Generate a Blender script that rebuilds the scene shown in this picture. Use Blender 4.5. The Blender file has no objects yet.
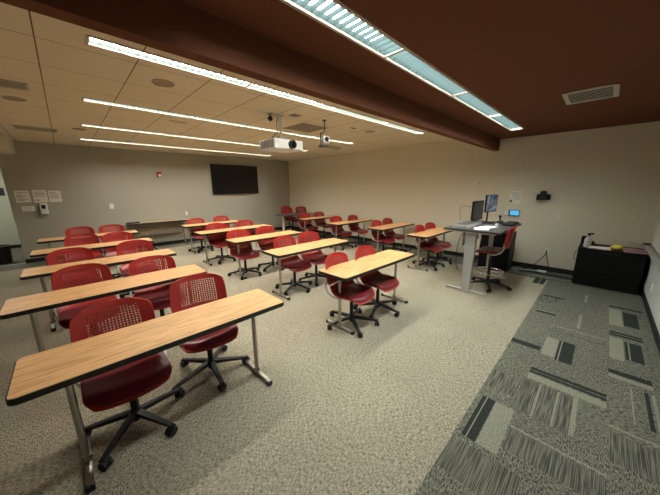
import bpy, bmesh, math, random
from mathutils import Vector, Matrix
PI = math.pi
random.seed(7)
S = bpy.context.scene
COL = S.collection
H = 1.70
XW, YW, YR = 6.82, 9.40, -0.65      # beige wall, grey wall, whiteboard wall
XL = -4.0
ZT, ZB = 2.78, 2.68                  # tile ceiling, brown ceiling
R = math.radians

# ------------------------------------------------------------------ materials
def mat(name, col, rough=.5, metal=0., noise=0., nscale=20., bump=0., bscale=200., spec=.5, emit=None, estr=0., coat=0.):
    m = bpy.data.materials.new(name); m.use_nodes = True
    nt = m.node_tree; b = nt.nodes['Principled BSDF']
    b.inputs['Roughness'].default_value = rough
    b.inputs['Metallic'].default_value = metal
    b.inputs['Specular IOR Level'].default_value = spec
    b.inputs['Coat Weight'].default_value = coat
    c = (*col, 1)
    b.inputs['Base Color'].default_value = c
    tc = nt.nodes.new('ShaderNodeTexCoord')
    if noise:
        n = nt.nodes.new('ShaderNodeTexNoise'); n.inputs['Scale'].default_value = nscale; n.inputs['Detail'].default_value = 4
        nt.links.new(tc.outputs['Object'], n.inputs['Vector'])
        r = nt.nodes.new('ShaderNodeMix'); r.data_type = 'RGBA'
        r.inputs[6].default_value = (*[x*(1-noise) for x in col], 1); r.inputs[7].default_value = (*[min(1, x*(1+noise)) for x in col], 1)
        nt.links.new(n.outputs['Fac'], r.inputs[0]); nt.links.new(r.outputs[2], b.inputs['Base Color'])
    if bump:
        n2 = nt.nodes.new('ShaderNodeTexNoise'); n2.inputs['Scale'].default_value = bscale
        nt.links.new(tc.outputs['Object'], n2.inputs['Vector'])
        bp = nt.nodes.new('ShaderNodeBump'); bp.inputs['Strength'].default_value = bump; bp.inputs['Distance'].default_value = .002
        nt.links.new(n2.outputs['Fac'], bp.inputs['Height']); nt.links.new(bp.outputs[0], b.inputs['Normal'])
    if emit:
        b.inputs['Emission Color'].default_value = (*emit, 1); b.inputs['Emission Strength'].default_value = estr
    return m

def nd(nt, t, **kw):
    n = nt.nodes.new(t)
    for k, v in kw.items(): setattr(n, k, v)
    return n

def carpet(name, dark, light, alt=True, sx=38, sy=150, lo=.38, hi=.64):
    """looped carpet: short strands, quarter turned from tile to tile"""
    m = bpy.data.materials.new(name); m.use_nodes = True; nt = m.node_tree; b = nt.nodes['Principled BSDF']
    b.inputs['Roughness'].default_value = .95; b.inputs['Specular IOR Level'].default_value = .1
    L = nt.links.new
    tc = nd(nt, 'ShaderNodeTexCoord')
    outs = []
    for (a, c) in ((sx, sy), (sy, sx)):
        mp = nd(nt, 'ShaderNodeMapping'); mp.inputs['Scale'].default_value = (a, c, 1); L(tc.outputs['Object'], mp.inputs['Vector'])
        n = nd(nt, 'ShaderNodeTexNoise'); n.inputs['Scale'].default_value = 1; n.inputs['Detail'].default_value = 2; n.inputs['Distortion'].default_value = .4
        L(mp.outputs[0], n.inputs['Vector']); outs.append(n)
    ck = nd(nt, 'ShaderNodeTexChecker'); ck.inputs['Scale'].default_value = 1/.61
    ck.inputs['Color1'].default_value = (0, 0, 0, 1); ck.inputs['Color2'].default_value = (1, 1, 1, 1)
    mp0 = nd(nt, 'ShaderNodeMapping'); mp0.inputs['Location'].default_value = (.013, .017, .3); L(tc.outputs['Object'], mp0.inputs['Vector'])
    L(mp0.outputs[0], ck.inputs['Vector'])
    mx = nd(nt, 'ShaderNodeMix'); L(ck.outputs['Fac'] if alt else outs[0].outputs['Fac'], mx.inputs[0])
    if not alt: nt.links.remove(mx.inputs[0].links[0]); mx.inputs[0].default_value = 0
    L(outs[0].outputs['Fac'], mx.inputs[2]); L(outs[1].outputs['Fac'], mx.inputs[3])
    big = nd(nt, 'ShaderNodeTexNoise'); big.inputs['Scale'].default_value = 1.4; L(tc.outputs['Object'], big.inputs['Vector'])
    rp = nd(nt, 'ShaderNodeValToRGB'); rp.color_ramp.elements[0].position = lo; rp.color_ramp.elements[1].position = hi
    rp.color_ramp.elements[0].color = (*dark, 1); rp.color_ramp.elements[1].color = (*light, 1)
    L(mx.outputs[0], rp.inputs[0]); 
    mul = nd(nt, 'ShaderNodeMix', data_type='RGBA', blend_type='MULTIPLY'); mul.inputs[0].default_value = .25
    L(rp.outputs[0], mul.inputs[6]); L(big.outputs['Fac'], mul.inputs[7]); L(mul.outputs[2], b.inputs['Base Color'])
    bp = nd(nt, 'ShaderNodeBump'); bp.inputs['Strength'].default_value = .35; bp.inputs['Distance'].default_value = .003
    L(mx.outputs[0], bp.inputs['Height']); L(bp.outputs[0], b.inputs['Normal'])
    return m

def wood(name, c1, c2, rough=.38):
    m = bpy.data.materials.new(name); m.use_nodes = True; nt = m.node_tree; b = nt.nodes['Principled BSDF']; L = nt.links.new
    b.inputs['Roughness'].default_value = rough; b.inputs['Specular IOR Level'].default_value = .4
    tc = nd(nt, 'ShaderNodeTexCoord'); oi = nd(nt, 'ShaderNodeObjectInfo')
    ad = nd(nt, 'ShaderNodeVectorMath'); L(tc.outputs['Object'], ad.inputs[0])
    mp = nd(nt, 'ShaderNodeMapping'); mp.inputs['Scale'].default_value = (3.5, 60, 1); L(ad.outputs[0], mp.inputs['Vector'])
    L(oi.outputs['Location'], ad.inputs[1])
    n = nd(nt, 'ShaderNodeTexNoise'); n.inputs['Scale'].default_value = 1; n.inputs['Detail'].default_value = 6; n.inputs['Distortion'].default_value = .6
    L(mp.outputs[0], n.inputs['Vector'])
    mp2 = nd(nt, 'ShaderNodeMapping'); mp2.inputs['Scale'].default_value = (12, 260, 1); L(ad.outputs[0], mp2.inputs['Vector'])
    n2 = nd(nt, 'ShaderNodeTexNoise'); n2.inputs['Scale'].default_value = 1; L(mp2.outputs[0], n2.inputs['Vector'])
    av = nd(nt, 'ShaderNodeMix'); av.inputs[0].default_value = .35; L(n.outputs['Fac'], av.inputs[2]); L(n2.outputs['Fac'], av.inputs[3])
    rp = nd(nt, 'ShaderNodeValToRGB'); rp.color_ramp.elements[0].position = .38; rp.color_ramp.elements[1].position = .56
    rp.color_ramp.elements[0].color = (*c1, 1); rp.color_ramp.elements[1].color = (*c2, 1)
    L(av.outputs[0], rp.inputs[0]); L(rp.outputs[0], b.inputs['Base Color'])
    return m

def tiles(name, base, line, size=.61):
    """ceiling tiles with thin joints, speckled"""
    m = bpy.data.materials.new(name); m.use_nodes = True; nt = m.node_tree; b = nt.nodes['Principled BSDF']; L = nt.links.new
    b.inputs['Roughness'].default_value = .9; b.inputs['Specular IOR Level'].default_value = .15
    tc = nd(nt, 'ShaderNodeTexCoord')
    sp = nd(nt, 'ShaderNodeSeparateXYZ'); L(tc.outputs['Object'], sp.inputs[0])
    ms = []
    for ax, off, w in (('X', -.02+61*.61, .009), ('Y', -3.06+61*.61, .0065)):
        a = nd(nt, 'ShaderNodeMath', operation='ADD'); L(sp.outputs[ax], a.inputs[0]); a.inputs[1].default_value = off
        mo = nd(nt, 'ShaderNodeMath', operation='MODULO'); L(a.outputs[0], mo.inputs[0]); mo.inputs[1].default_value = size
        lt = nd(nt, 'ShaderNodeMath', operation='LESS_THAN'); L(mo.outputs[0], lt.inputs[0]); lt.inputs[1].default_value = w
        ms.append(lt)
    mxx = nd(nt, 'ShaderNodeMath', operation='MAXIMUM'); L(ms[0].outputs[0], mxx.inputs[0]); L(ms[1].outputs[0], mxx.inputs[1])
    n = nd(nt, 'ShaderNodeTexNoise'); n.inputs['Scale'].default_value = 60; n.inputs['Detail'].default_value = 3; L(tc.outputs['Object'], n.inputs['Vector'])
    c = nd(nt, 'ShaderNodeMix', data_type='RGBA'); c.inputs[6].default_value = (*[x*.9 for x in base], 1); c.inputs[7].default_value = (*[x*1.08 for x in base], 1)
    L(n.outputs['Fac'], c.inputs[0])
    d = nd(nt, 'ShaderNodeMix', data_type='RGBA'); L(mxx.outputs[0], d.inputs[0]); L(c.outputs[2], d.inputs[6]); d.inputs[7].default_value = (*line, 1)
    L(d.outputs[2], b.inputs['Base Color'])
    return m

M = dict(
    beige=mat('beige paint', (.735, .68, .535), .7, noise=.05, nscale=30, bump=.2, spec=.25),
    grey=mat('grey paint', (.405, .390, .325), .7, noise=.05, nscale=30, bump=.2, spec=.25),
    green=mat('pale green paint', (.50, .51, .40), .8, spec=.2),
    white_wall=mat('whiteboard paint', (.88, .90, .85), .25, bump=.05, spec=.5),
    brown=mat('brown paint', (.145, .052, .026), .85, noise=.1, nscale=60, bump=.3, bscale=90, spec=.2),
    tile=tiles('ceiling tile', (.74, .66, .50), (.17, .12, .08)),
    carpet=carpet('light looped carpet', (.125, .111, .073), (.54, .49, .375), True, 50, 250, .38, .61),
    c_mid=carpet('grey looped carpet', (.06, .062, .049), (.25, .252, .20), True, 40, 190, .42, .58),
    c_dark=carpet('charcoal carpet', (.022, .026, .023), (.045, .052, .045), False, 90, 200),
    c_light=carpet('stone carpet', (.17, .17, .13), (.38, .38, .30), False, 130, 150),
    c_line=carpet('striped carpet', (.06, .062, .05), (.20, .202, .162), False, 4, 170, .40, .60),
    black_base=mat('black rubber base', (.012, .012, .012), .5),
    oak=wood('oak laminate', (.47, .245, .09), (.76, .44, .195)),
    oak2=wood('pale oak laminate', (.36, .25, .14), (.50, .37, .22)),
    black=mat('black plastic', (.009, .009, .010), .45, bump=.1, spec=.35),
    edge=mat('black edge band', (.012, .011, .010), .4),
    black2=mat('matte black', (.02, .02, .022), .7),
    red=mat('red plastic', (.42, .028, .026), .36, spec=.5, noise=.06, nscale=8),
    seat=mat('burgundy seat', (.17, .012, .018), .32, noise=.12, nscale=60, bump=.1),
    nickel=mat('brushed nickel', (.44, .42, .38), .28, metal=1., noise=.05, nscale=50),
    chrome=mat('chrome', (.75, .74, .70), .15, metal=1.),
    silver=mat('silver paint', (.50, .50, .47), .4, metal=.4),
    pale=mat('pale grey frame', (.56, .55, .50), .45),
    legg=mat('grey leg paint', (.36, .36, .34), .45),
    desk=mat('charcoal laminate', (.06, .06, .062), .38, noise=.1, nscale=60),
    white=mat('white plastic', (.80, .84, .84), .35),
    paper=mat('paper', (.82, .80, .72), .8),
    paper2=mat('bright paper', (.85, .85, .83), .7),
    ink=mat('grey print', (.16, .155, .14), .8),
    screen=mat('dark screen', (.004, .004, .005), .18, spec=.5),
    tvframe=mat('black bezel', (.006, .006, .006), .5),
    louvre=mat('louvre aluminium', (.021, .030, .030), 1., spec=0.),
    louvrew=mat('brightened louvre aluminium', (.036, .046, .042), 1., spec=0.),  # same louvre metal, coloured paler so its blades look more brightly lit
    lamp=mat('lamp panel', (.9, .95, .95), .5, emit=(1.0, .96, .86), estr=68),
    lampc=mat('cool lamp panel', (.9, .95, .95), .5, emit=(.93, 1.0, .96), estr=54),
    hall_fill=mat('added hall fill panel', (.9, .95, .95), .5, emit=(1, 1, .88), estr=18),  # glow for the added, unseen hall panel
    fix=mat('fixture trim', (.42, .36, .29), .5),
    vent=mat('vent metal', (.50, .45, .36), .5),
    ventd=mat('vent slot', (.03, .025, .02), .8),
    speaker=mat('speaker grille', (.33, .26, .19), .8, noise=.25, nscale=300),
    ventw=mat('white register metal', (.55, .52, .45), .5),
    grille=mat('grey grille', (.28, .235, .20), .8, noise=.2, nscale=200),
    alarm=mat('alarm red', (.35, .03, .025), .4),
    strobe=mat('strobe lens', (.85, .85, .85), .15),
    blue=mat('lit tablet screen', (.02, .1, .2), .3, emit=(.10, .52, .85), estr=.9),
    mon=mat('monitor image', (.03, .035, .05), .2, emit=(.05, .07, .10), estr=.8, noise=.5, nscale=6),
    yellow=mat('yellow cloth', (.80, .62, .08), .8, noise=.1, nscale=60),
    pink=mat('pink paper', (.75, .45, .45), .8),
    orange=mat('orange folder', (.65, .38, .16), .7),
    purple=mat('mauve folder', (.36, .18, .24), .6),
    bottle=mat('frosted bottle', (.50, .55, .52), .3),
    glass=mat('lens glass', (.01, .01, .015), .08, spec=.8),
    cabin=mat('black steel', (.004, .004, .005), .6, bump=.1, spec=.2),
    tray=mat('aluminium tray', (.42, .41, .37), .4, metal=.5),
)

def monitor_mat():
    m = M['mon']; nt = m.node_tree; b = nt.nodes['Principled BSDF']; L = nt.links.new
    tc = nd(nt, 'ShaderNodeTexCoord'); n = nd(nt, 'ShaderNodeTexNoise'); n.inputs['Scale'].default_value = 9; n.inputs['Detail'].default_value = 5
    rp = nd(nt, 'ShaderNodeValToRGB'); rp.color_ramp.elements[0].position = .48; rp.color_ramp.elements[1].position = .68
    rp.color_ramp.elements[0].color = (.012, .018, .035, 1); rp.color_ramp.elements[1].color = (.25, .32, .40, 1)
    L(tc.outputs['Object'], n.inputs['Vector']); L(n.outputs['Fac'], rp.inputs[0]); L(rp.outputs[0], b.inputs['Emission Color'])
monitor_mat()
# ------------------------------------------------------------------ mesh helpers
def bm_(): return bmesh.new()
def merge(bm, tmp, mx=None):
    if mx is not None: bmesh.ops.transform(tmp, matrix=mx, verts=tmp.verts)
    me = bpy.data.meshes.new('t'); tmp.to_mesh(me); tmp.free(); bm.from_mesh(me); bpy.data.meshes.remove(me)
def box(bm, x0, x1, y0, y1, z0, z1, bev=0., mx=None, seg=2):
    t = bmesh.new(); bmesh.ops.create_cube(t, size=1)
    for v in t.verts: v.co = Vector(((x0+x1)/2+v.co.x*(x1-x0), (y0+y1)/2+v.co.y*(y1-y0), (z0+z1)/2+v.co.z*(z1-z0)))
    if bev: bmesh.ops.bevel(t, geom=t.edges[:], offset=bev, segments=seg, affect='EDGES', profile=.5)
    merge(bm, t, mx); return bm
def cyl(bm, p0, p1, r0, r1=None, n=16, mx=None):
    r1 = r0 if r1 is None else r1
    p0, p1 = Vector(p0), Vector(p1); d = p1-p0
    t = bmesh.new(); bmesh.ops.create_cone(t, cap_ends=True, segments=n, radius1=r0, radius2=r1, depth=d.length)
    q = d.to_track_quat('Z', 'Y').to_matrix().to_4x4(); q.translation = (p0+p1)/2
    bmesh.ops.transform(t, matrix=q, verts=t.verts); merge(bm, t, mx); return bm
def tube(bm, pts, r, n=8, closed=False, smooth=3):
    P = [Vector(p) for p in pts]
    if smooth:                       # Catmull-Rom
        Q = []; m_ = len(P)
        rng = range(m_ if closed else m_-1)
        for i in rng:
            a = P[(i-1) % m_] if closed or i > 0 else P[0]; b = P[i]; c = P[(i+1) % m_]; d = P[(i+2) % m_] if closed or i+2 < m_ else P[-1]
            for k in range(smooth):
                t = k/smooth
                Q.append(.5*((2*b)+(c-a)*t+(2*a-5*b+4*c-d)*t*t+(3*b-a-3*c+d)*t**3))
        if not closed: Q.append(P[-1])
        P = Q
    rings = []; L = len(P); up = Vector((0, 0, 1)); prev = None
    for i, p in enumerate(P):
        tan = (P[(i+1) % L]-P[(i-1) % L]) if closed else (P[min(i+1, L-1)]-P[max(i-1, 0)])
        tan.normalize()
        if prev is None:
            s = tan.cross(up)
            if s.length < .1: s = tan.cross(Vector((1, 0, 0)))
        else: s = prev-tan*prev.dot(tan)
        s.normalize(); prev = s; u = s.cross(tan)
        rings.append([bm.verts.new(p+(s*math.cos(2*PI*k/n)+u*math.sin(2*PI*k/n))*r) for k in range(n)])
    for i in range(L if closed else L-1):
        A, B = rings[i], rings[(i+1) % L]
        for k in range(n): bm.faces.new((A[k], A[(k+1) % n], B[(k+1) % n], B[k]))
    if not closed:
        bm.faces.new(rings[0][::-1]); bm.faces.new(rings[-1])
    return bm
def slab(bm, x0, x1, y0, y1, z0, z1, r, n=6):
    """rounded-corner horizontal slab"""
    pts = []
    for cx, cy, a0 in ((x1-r, y1-r, 0), (x0+r, y1-r, 90), (x0+r, y0+r, 180), (x1-r, y0+r, 270)):
        for k in range(n+1):
            a = R(a0+90*k/n); pts.append((cx+r*math.cos(a), cy+r*math.sin(a)))
    lo = [bm.verts.new((x, y, z0)) for x, y in pts]; hi = [bm.verts.new((x, y, z1)) for x, y in pts]
    bm.faces.new(lo[::-1]); bm.faces.new(hi); N = len(pts)
    for i in range(N): bm.faces.new((lo[i], lo[(i+1) % N], hi[(i+1) % N], hi[i]))
    return bm
def sph(bm, c, r, sx=1, sy=1, sz=1, n=14):
    t = bmesh.new(); bmesh.ops.create_uvsphere(t, u_segments=n, v_segments=n//2+1, radius=r)
    for v in t.verts: v.co = Vector((c[0]+v.co.x*sx, c[1]+v.co.y*sy, c[2]+v.co.z*sz))
    merge(bm, t); return bm
def lathe(bm, prof, n=20, c=(0, 0, 0), mx=None):
    t = bmesh.new(); rings = []
    for r, z in prof: rings.append([t.verts.new((r*math.cos(2*PI*k/n), r*math.sin(2*PI*k/n), z)) for k in range(n)])
    for A, B in zip(rings, rings[1:]):
        for k in range(n): t.faces.new((A[k], A[(k+1) % n], B[(k+1) % n], B[k]))
    t.faces.new(rings[0][::-1]); t.faces.new(rings[-1])
    bmesh.ops.transform(t, matrix=Matrix.Translation(c), verts=t.verts)
    merge(bm, t, mx); return bm
def obj(name, bm, m, parent=None, smooth=False, loc=None):
    bmesh.ops.recalc_face_normals(bm, faces=bm.faces)
    me = bpy.data.meshes.new(name); bm.to_mesh(me); bm.free()
    ms = m if isinstance(m, (list, tuple)) else [m]
    for x in ms: me.materials.append(M[x])
    if smooth:
        me.shade_smooth()
        try: me.set_sharp_from_angle(angle=R(40))
        except Exception: pass
    o = bpy.data.objects.new(name, me); COL.objects.link(o)
    if parent: o.parent = parent
    if loc: o.location = loc
    return o
def tag(o, label, cat, group=None):
    o['label'] = label; o['category'] = cat
    if group: o['group'] = group
    return o
def thing(name, label, cat, loc=(0, 0, 0), rz=0., group=None):
    o = bpy.data.objects.new(name, None); o.empty_display_size = .1; COL.objects.link(o)
    o.location = loc; o.rotation_euler = (0, 0, rz); return tag(o, label, cat, group)
def struct(name, bm, m, parent=None, smooth=False):
    o = obj(name, bm, m, parent, smooth)
    if not parent: o['kind'] = 'structure'
    return o
def kids(o): return [c for c in ALL() if c.parent == o]
def ALL(): return list(COL.objects)
def dup(root, loc, rz, label, group=None):
    cs = kids(root); gs = {c: kids(c) for c in cs}
    r = root.copy(); COL.objects.link(r); r.location = loc; r.rotation_euler = (0, 0, rz); r['label'] = label
    if group: r['group'] = group
    for c in cs:
        d = c.copy(); COL.objects.link(d); d.parent = r
        for g in gs[c]:
            e = g.copy(); COL.objects.link(e); e.parent = d
    return r

# ------------------------------------------------------------------ room shell
# floor: light carpet field with a border of patterned grey tiles, one mesh, the pattern in its material slots
SX, SY0, SY1, XG, YG = None, None, None, 6.12, 8.80
rects = []                        # x0,x1,y0,y1,slot ; later ones lie on top
def rc(x0, x1, y0, y1, s): rects.append((x0, x1, y0, y1, s))
ye = .50
rc(XL, XW, YR, ye, 1); rc(XG, XW, YR, YW, 1); rc(XL, XW, YG, 12.2, 1)
def rand_tile(x, y, w, h):
    """one tile's own pattern"""
    k = random.random(); ho = random.random() < .5
    if k < .28:
        a = random.uniform(.15, .8)
        if ho: rc(x, x+w, y+h*a, y+h*a+.07, 2); rc(x, x+w, y+h*a+.08, y+h*a+.13, 3)
        else: rc(x+w*a, x+w*a+.07, y, y+h, 2); rc(x+w*a+.08, x+w*a+.13, y, y+h, 3)
    elif k < .5:
        rc(x, x+w*.8, y+h*.1, y+h*.4, 3); rc(x, x+w*.8, y+h*.42, y+h*.75, 2)
    elif k < .72: rc(x, x+w, y, y+h, 4)
    elif k < .9:
        for j in range(3): rc(x+w*(.2+.27*j), x+w*(.2+.27*j)+.012, y, y+h, 3)
for i in range(0, 14):
    rand_tile(XG+.02, YG-.61*(i+1)+.0, .60, .60)
    if i < 12: rand_tile(-1+i*.61, YG+.02, .58, .55)
for i in range(0, 9):
    rand_tile(1.4-.5*(i+1), -.08, .46, .54); rand_tile(1.6-.5*(i+1), -.62, .48, .5)
for a in ((6.45, 6.62, -.6, 1.0, 2), (6.30, 6.34, .25, 1.2, 3),
          (3.33, 3.43, .24, ye, 2), (3.28, 3.73, .115, .225, 3), (3.25, 3.73, -.02, .11, 2), (3.25, 3.73, .082, .092, 3),
          (2.86, 2.96, -.26, .25, 2), (2.90, 2.91, -.26, .25, 1), (2.75, 2.84, -.26, .25, 3),
          (2.25, 2.72, -.09, .27, 4), (2.25, 2.72, .135, .15, 3), (2.25, 2.72, .015, .03, 3), (2.25, 2.74, -.10, -.07, 3),
          (1.73, 2.23, .37, .46, 2), (1.73, 2.23, .425, .432, 3), (1.73, 2.23, .24, .365, 3),
          (2.045, 2.06, -.26, .23, 3), (1.97, 1.98, -.26, .23, 3), (1.895, 1.91, -.26, .24, 3), (1.82, 2.03, -.26, .23, 4),
          (1.60, 1.61, .1, ye, 3), (1.50, 1.51, .1, ye, 3), (1.4, 1.68, .1, ye, 4), (2.50, 2.51, .28, ye, 3), (2.58, 2.59, .28, ye, 3), (2.38, 2.66, .28, ye, 4),
          (4.65, 5.27, -.40, -.28, 3), (4.70, 5.22, -.54, -.41, 2), (4.30, 4.43, -.54, -.28, 2), (4.36, 4.37, -.54, -.28, 3),
          (3.69, 4.24, -.385, -.28, 3), (3.75, 4.20, -.52, -.395, 2), (3.75, 4.20, -.43, -.42, 3), (3.37, 3.45, -.54, -.27, 2), (3.29, 3.36, -.54, -.27, 3),
          (2.70, 3.22, -.41, -.40, 3), (2.70, 3.22, -.54, -.52, 3), (2.70, 3.22, -.505, -.48, 2), (2.55, 2.57, -.60, -.27, 3), (2.2, 2.5, -.6, -.27, 4),
          (5.36, 5.42, -.60, -.28, 2), (4.22, 4.73, -.03, 0.0, 3), (4.44, 4.50, .22, .44, 2), (4.51, 4.53, .22, .44, 3), (4.10, 4.12, -.26, .24, 3), (3.95, 3.96, -.26, .24, 2),
          (5.29, 5.69, -.05, -.02, 3), (5.80, 6.20, .53, .69, 2), (5.80, 6.20, .60, .61, 3), (5.2, 5.26, .2, .45, 2), (4.9, 5.2, .25, ye, 4)):
    rc(*a)
rects = [(max(XL, a), min(XW, b), max(YR, c), min(12.2, d), s) for a, b, c, d, s in rects]
rects = [r for r in rects if r[1] > r[0] and r[3] > r[2]]
xs = sorted({XL, XW} | {round(v, 4) for r in rects for v in r[:2]}); ys = sorted({YR, 12.2} | {round(v, 4) for r in rects for v in r[2:4]})
bm = bm_(); vv = {}
def V(x, y):
    if (x, y) not in vv: vv[(x, y)] = bm.verts.new((x, y, 0))
    return vv[(x, y)]
for j in range(len(ys)-1):
    row = []
    for i in range(len(xs)-1):
        cx, cy = (xs[i]+xs[i+1])/2, (ys[j]+ys[j+1])/2; s = 0
        for r in rects:
            if r[0] < cx < r[1] and r[2] < cy < r[3]: s = r[4]
        if row and row[-1][2] == s: row[-1][1] = i+1
        else: row.append([i, i+1, s])
    for i0, i1, s in row:
        f = bm.faces.new((V(xs[i0], ys[j]), V(xs[i1], ys[j]), V(xs[i1], ys[j+1]), V(xs[i0], ys[j+1]))); f.material_index = s
fl = struct('floor', bm, ['carpet', 'c_mid', 'c_dark', 'c_light', 'c_line'])

T = .12
struct('wall_back', box(bm_(), XW, XW+T, YR-T, YW+T, 0, ZT+.1), 'beige')
JX = -.91
bm = bm_(); box(bm, JX, XW, YW, YW+T, 0, ZT+.1); box(bm, -3.1, JX, YW, YW+T, 2.48, ZT+.1); box(bm, XL, -3.1, YW, YW+T, 0, ZT+.1)
struct('wall_left', bm, 'grey')
struct('wall_right', box(bm_(), XL, XW, YR-T, YR, 0, ZT+.1), 'white_wall')
struct('wall_front', box(bm_(), XL-T, XL, YR-T, 12.4, 0, ZT+.1), 'beige')
bm = bm_(); box(bm, XL, 1.5, 12.2, 12.3, 0, ZT); box(bm, 1.5, 1.6, YW+T, 12.3, 0, ZT)
struct('wall_hall', bm, 'green')
bm = bm_(); box(bm, XL, 1.6, YW+T, 12.3, 2.60, 2.66); struct('ceiling_hall', bm, 'tile')
bm = bm_(); box(bm, -2.2, -1.0, 10.4, 10.9, 2.585, 2.598)  # glowing panel added out of view to light the hall
t = thing('hall_fill_light', 'added unseen fill panel in the hallway ceiling beyond the opening', 'light', (-1.6, 10.65, 2.6))
obj('fill_panel', bm, 'hall_fill').parent = t; bpy.data.objects['fill_panel'].location = (1.6, -10.65, -2.6)
# tile ceiling has slots where the strip lights sit, so it is laid in strips
LY = [2.85, 4.64, 6.42, 8.17]; LXS = [(.31, 5.44), (.355, 5.34), (.40, 5.34), (.44, 5.20)]; HW = .062
bm = bm_(); y = 1.85
for ly, (LX0, LX1) in zip(LY, LXS):
    box(bm, XL, XW, y, ly-HW, ZT, ZT+.02); box(bm, XL, LX0, ly-HW, ly+HW, ZT, ZT+.02); box(bm, LX1, XW, ly-HW, ly+HW, ZT, ZT+.02); y = ly+HW
box(bm, XL, XW, y, YW, ZT, ZT+.02)
struct('ceiling', bm, 'tile')
L1Y, L1X0, L1X1, HW1 = 1.265, .62, 5.86, .085
bm = bm_(); box(bm, XL, XW, YR, L1Y-HW1, ZB, ZB+.02); box(bm, XL, XW, L1Y+HW1, 1.75, ZB, ZB+.02)
box(bm, XL, L1X0, L1Y-HW1, L1Y+HW1, ZB, ZB+.02); box(bm, L1X1, XW, L1Y-HW1, L1Y+HW1, ZB, ZB+.02)
struct('ceiling_brown', bm, 'brown')
struct('trim_1', box(bm_(), XL, XW, 1.75, 1.85, 2.45, ZT+.02), 'brown')      # dropped beam
struct('trim_2', box(bm_(), XL, -.63, 8.62, YW, 2.48, ZT), 'beige')         # soffit over the opening
bh, bt = .10, .012
struct('baseboard_back', box(bm_(), XW-bt, XW, YR, YW, 0, bh, .002), 'black_base')
bm = bm_(); box(bm, JX, XW-bt, YW-bt, YW, 0, bh, .002); struct('baseboard_left', bm, 'black_base')
struct('baseboard_right', box(bm_(), XL, XW-bt, YR, YR+bt, 0, bh, .002), 'black_base')
struct('baseboard_hall', box(bm_(), XL, 1.5, 12.2-bt, 12.2, 0, bh, .002), 'black_base')
struct('trim_3', box(bm_(), -3.1, JX, YW+.02, YW+.08, 0, .006, .001), 'silver')   # threshold strip

# ------------------------------------------------------------------ strip lights
def strip(xa, xb, yc, z, hw, label, m, nsec=4):
    t = thing('linear_ceiling_light', label, 'ceiling light', ((xa+xb)/2, yc, z), 0, 'recessed strip lights in the ceiling')
    L = (xb-xa)/2; d = .045 if hw > .07 else .034
    bm = bm_(); w = .022
    box(bm, -L-w, L+w, hw, hw+w, -.006, 0); box(bm, -L-w, L+w, -hw-w, -hw, -.006, 0)
    box(bm, L, L+w, -hw, hw, -.006, 0); box(bm, -L-w, -L, -hw, hw, -.006, 0)
    obj('trim_frame', bm, 'fix', t)
    bm = bm_(); e = .003
    box(bm, -L, L, hw-e, hw, 0.0, d+.01); box(bm, -L, L, -hw, -hw+e, 0.0, d+.01); box(bm, L-e, L, -hw, hw, 0, d+.01); box(bm, -L, -L+e, -hw, hw, 0, d+.01)
    box(bm, -L, L, -hw, hw, d+.012, d+.02)
    obj('housing', bm, 'fix', t)
    obj('lamp_panel', box(bm_(), -L+.004, L-.004, -hw+.006, hw-.006, d, d+.01), m, t)
    bm = bm_(); n = int(2*L/.061); y0, y1 = -hw+.005, hw-.005; prev = None      # one ladder: side rails joined by cross blades
    for i in range(n+1):
        x = -L+.006+(2*L-.012)*i/n
        q = [bm.verts.new(p) for p in ((x, y0, .004), (x, y0, d-.006), (x, y1, d-.006), (x, y1, .004))]
        if 0 < i < n: bm.faces.new(q)
        if prev: bm.faces.new((prev[0], prev[1], q[1], q[0])); bm.faces.new((prev[3], q[3], q[2], prev[2]))
        prev = q
    obj('louvre', bm, 'louvre' if hw > .07 else 'louvrew', t)
    for i in range(1, nsec):
        x = -L+2*L*i/nsec; obj('joint_bar', box(bm_(), x-.012, x+.012, -hw, hw, -.004, .012), 'fix', t)
    return t
strip(L1X0, L1X1, L1Y, ZB, HW1, 'long lit louvred strip light recessed in the brown ceiling', 'lampc')
for i, ly in enumerate(LY):
    LX0, LX1 = LXS[i]
    strip(LX0, LX1, ly, ZT, HW, ['first lit strip light in the tile ceiling, right behind the brown beam',
        'second lit strip light from the beam, passing above the projector',
        'third lit strip light from the beam in the tile ceiling',
        'farthest lit strip light, closest to the grey television wall'][i], 'lamp')

# ------------------------------------------------------------------ tables
def make_table(label, W=1.54, D=.457, top='oak'):
    t = thing('training_table', label, 'table', (0, 0, 0), 0, 'two-seat training tables')
    hw, hd = W/2, D/2
    obj('tabletop', slab(bm_(), -hw+.006, hw-.006, -hd+.006, hd-.006, .712, .737, .03), top, t)
    bm = bm_(); slab(bm, -hw, hw, -hd, hd, .700, .7355, .035)
    bmesh.ops.bevel(bm, geom=[e for e in bm.edges if abs(e.verts[0].co.z-e.verts[1].co.z) < 1e-5], offset=.004, segments=2, affect='EDGES')
    obj('edge_band', bm, 'edge', t, True)
    bm = bm_(); box(bm, -hw+.16, hw-.16, -.02, .02, .672, .700, .003)
    obj('crossbar', bm, 'black', t)
    for s in (-1, 1):
        x = s*(hw-(.195 if W == 1.58 else .155))
        bm = bm_(); cyl(bm, (x, 0, .04), (x, 0, .695), .019, n=18); cyl(bm, (x, 0, .035), (x, 0, .075), .026, n=18)
        lg = obj('leg', bm, 'nickel', t, True)
        bm = bm_(); box(bm, x-.04, x+.04, -.12, .12, .688, .700, .003); obj('mounting_plate', bm, 'black', lg)
        bm = bm_(); box(bm, x-.019, x+.019, -.215, .215, .014, .042, .009, seg=3); ft = obj('foot', bm, 'nickel', t, True)
        for q in (-1, 1): obj('end_cap', box(bm_(), x-.0205, x+.0205, q*.209-.018, q*.209+.018, 0, .040, .006), 'black', ft)
    return t
ORD = ['nearest', 'second nearest', 'middle', 'second farthest', 'farthest']
table0 = None; tmesh = {}
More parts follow.
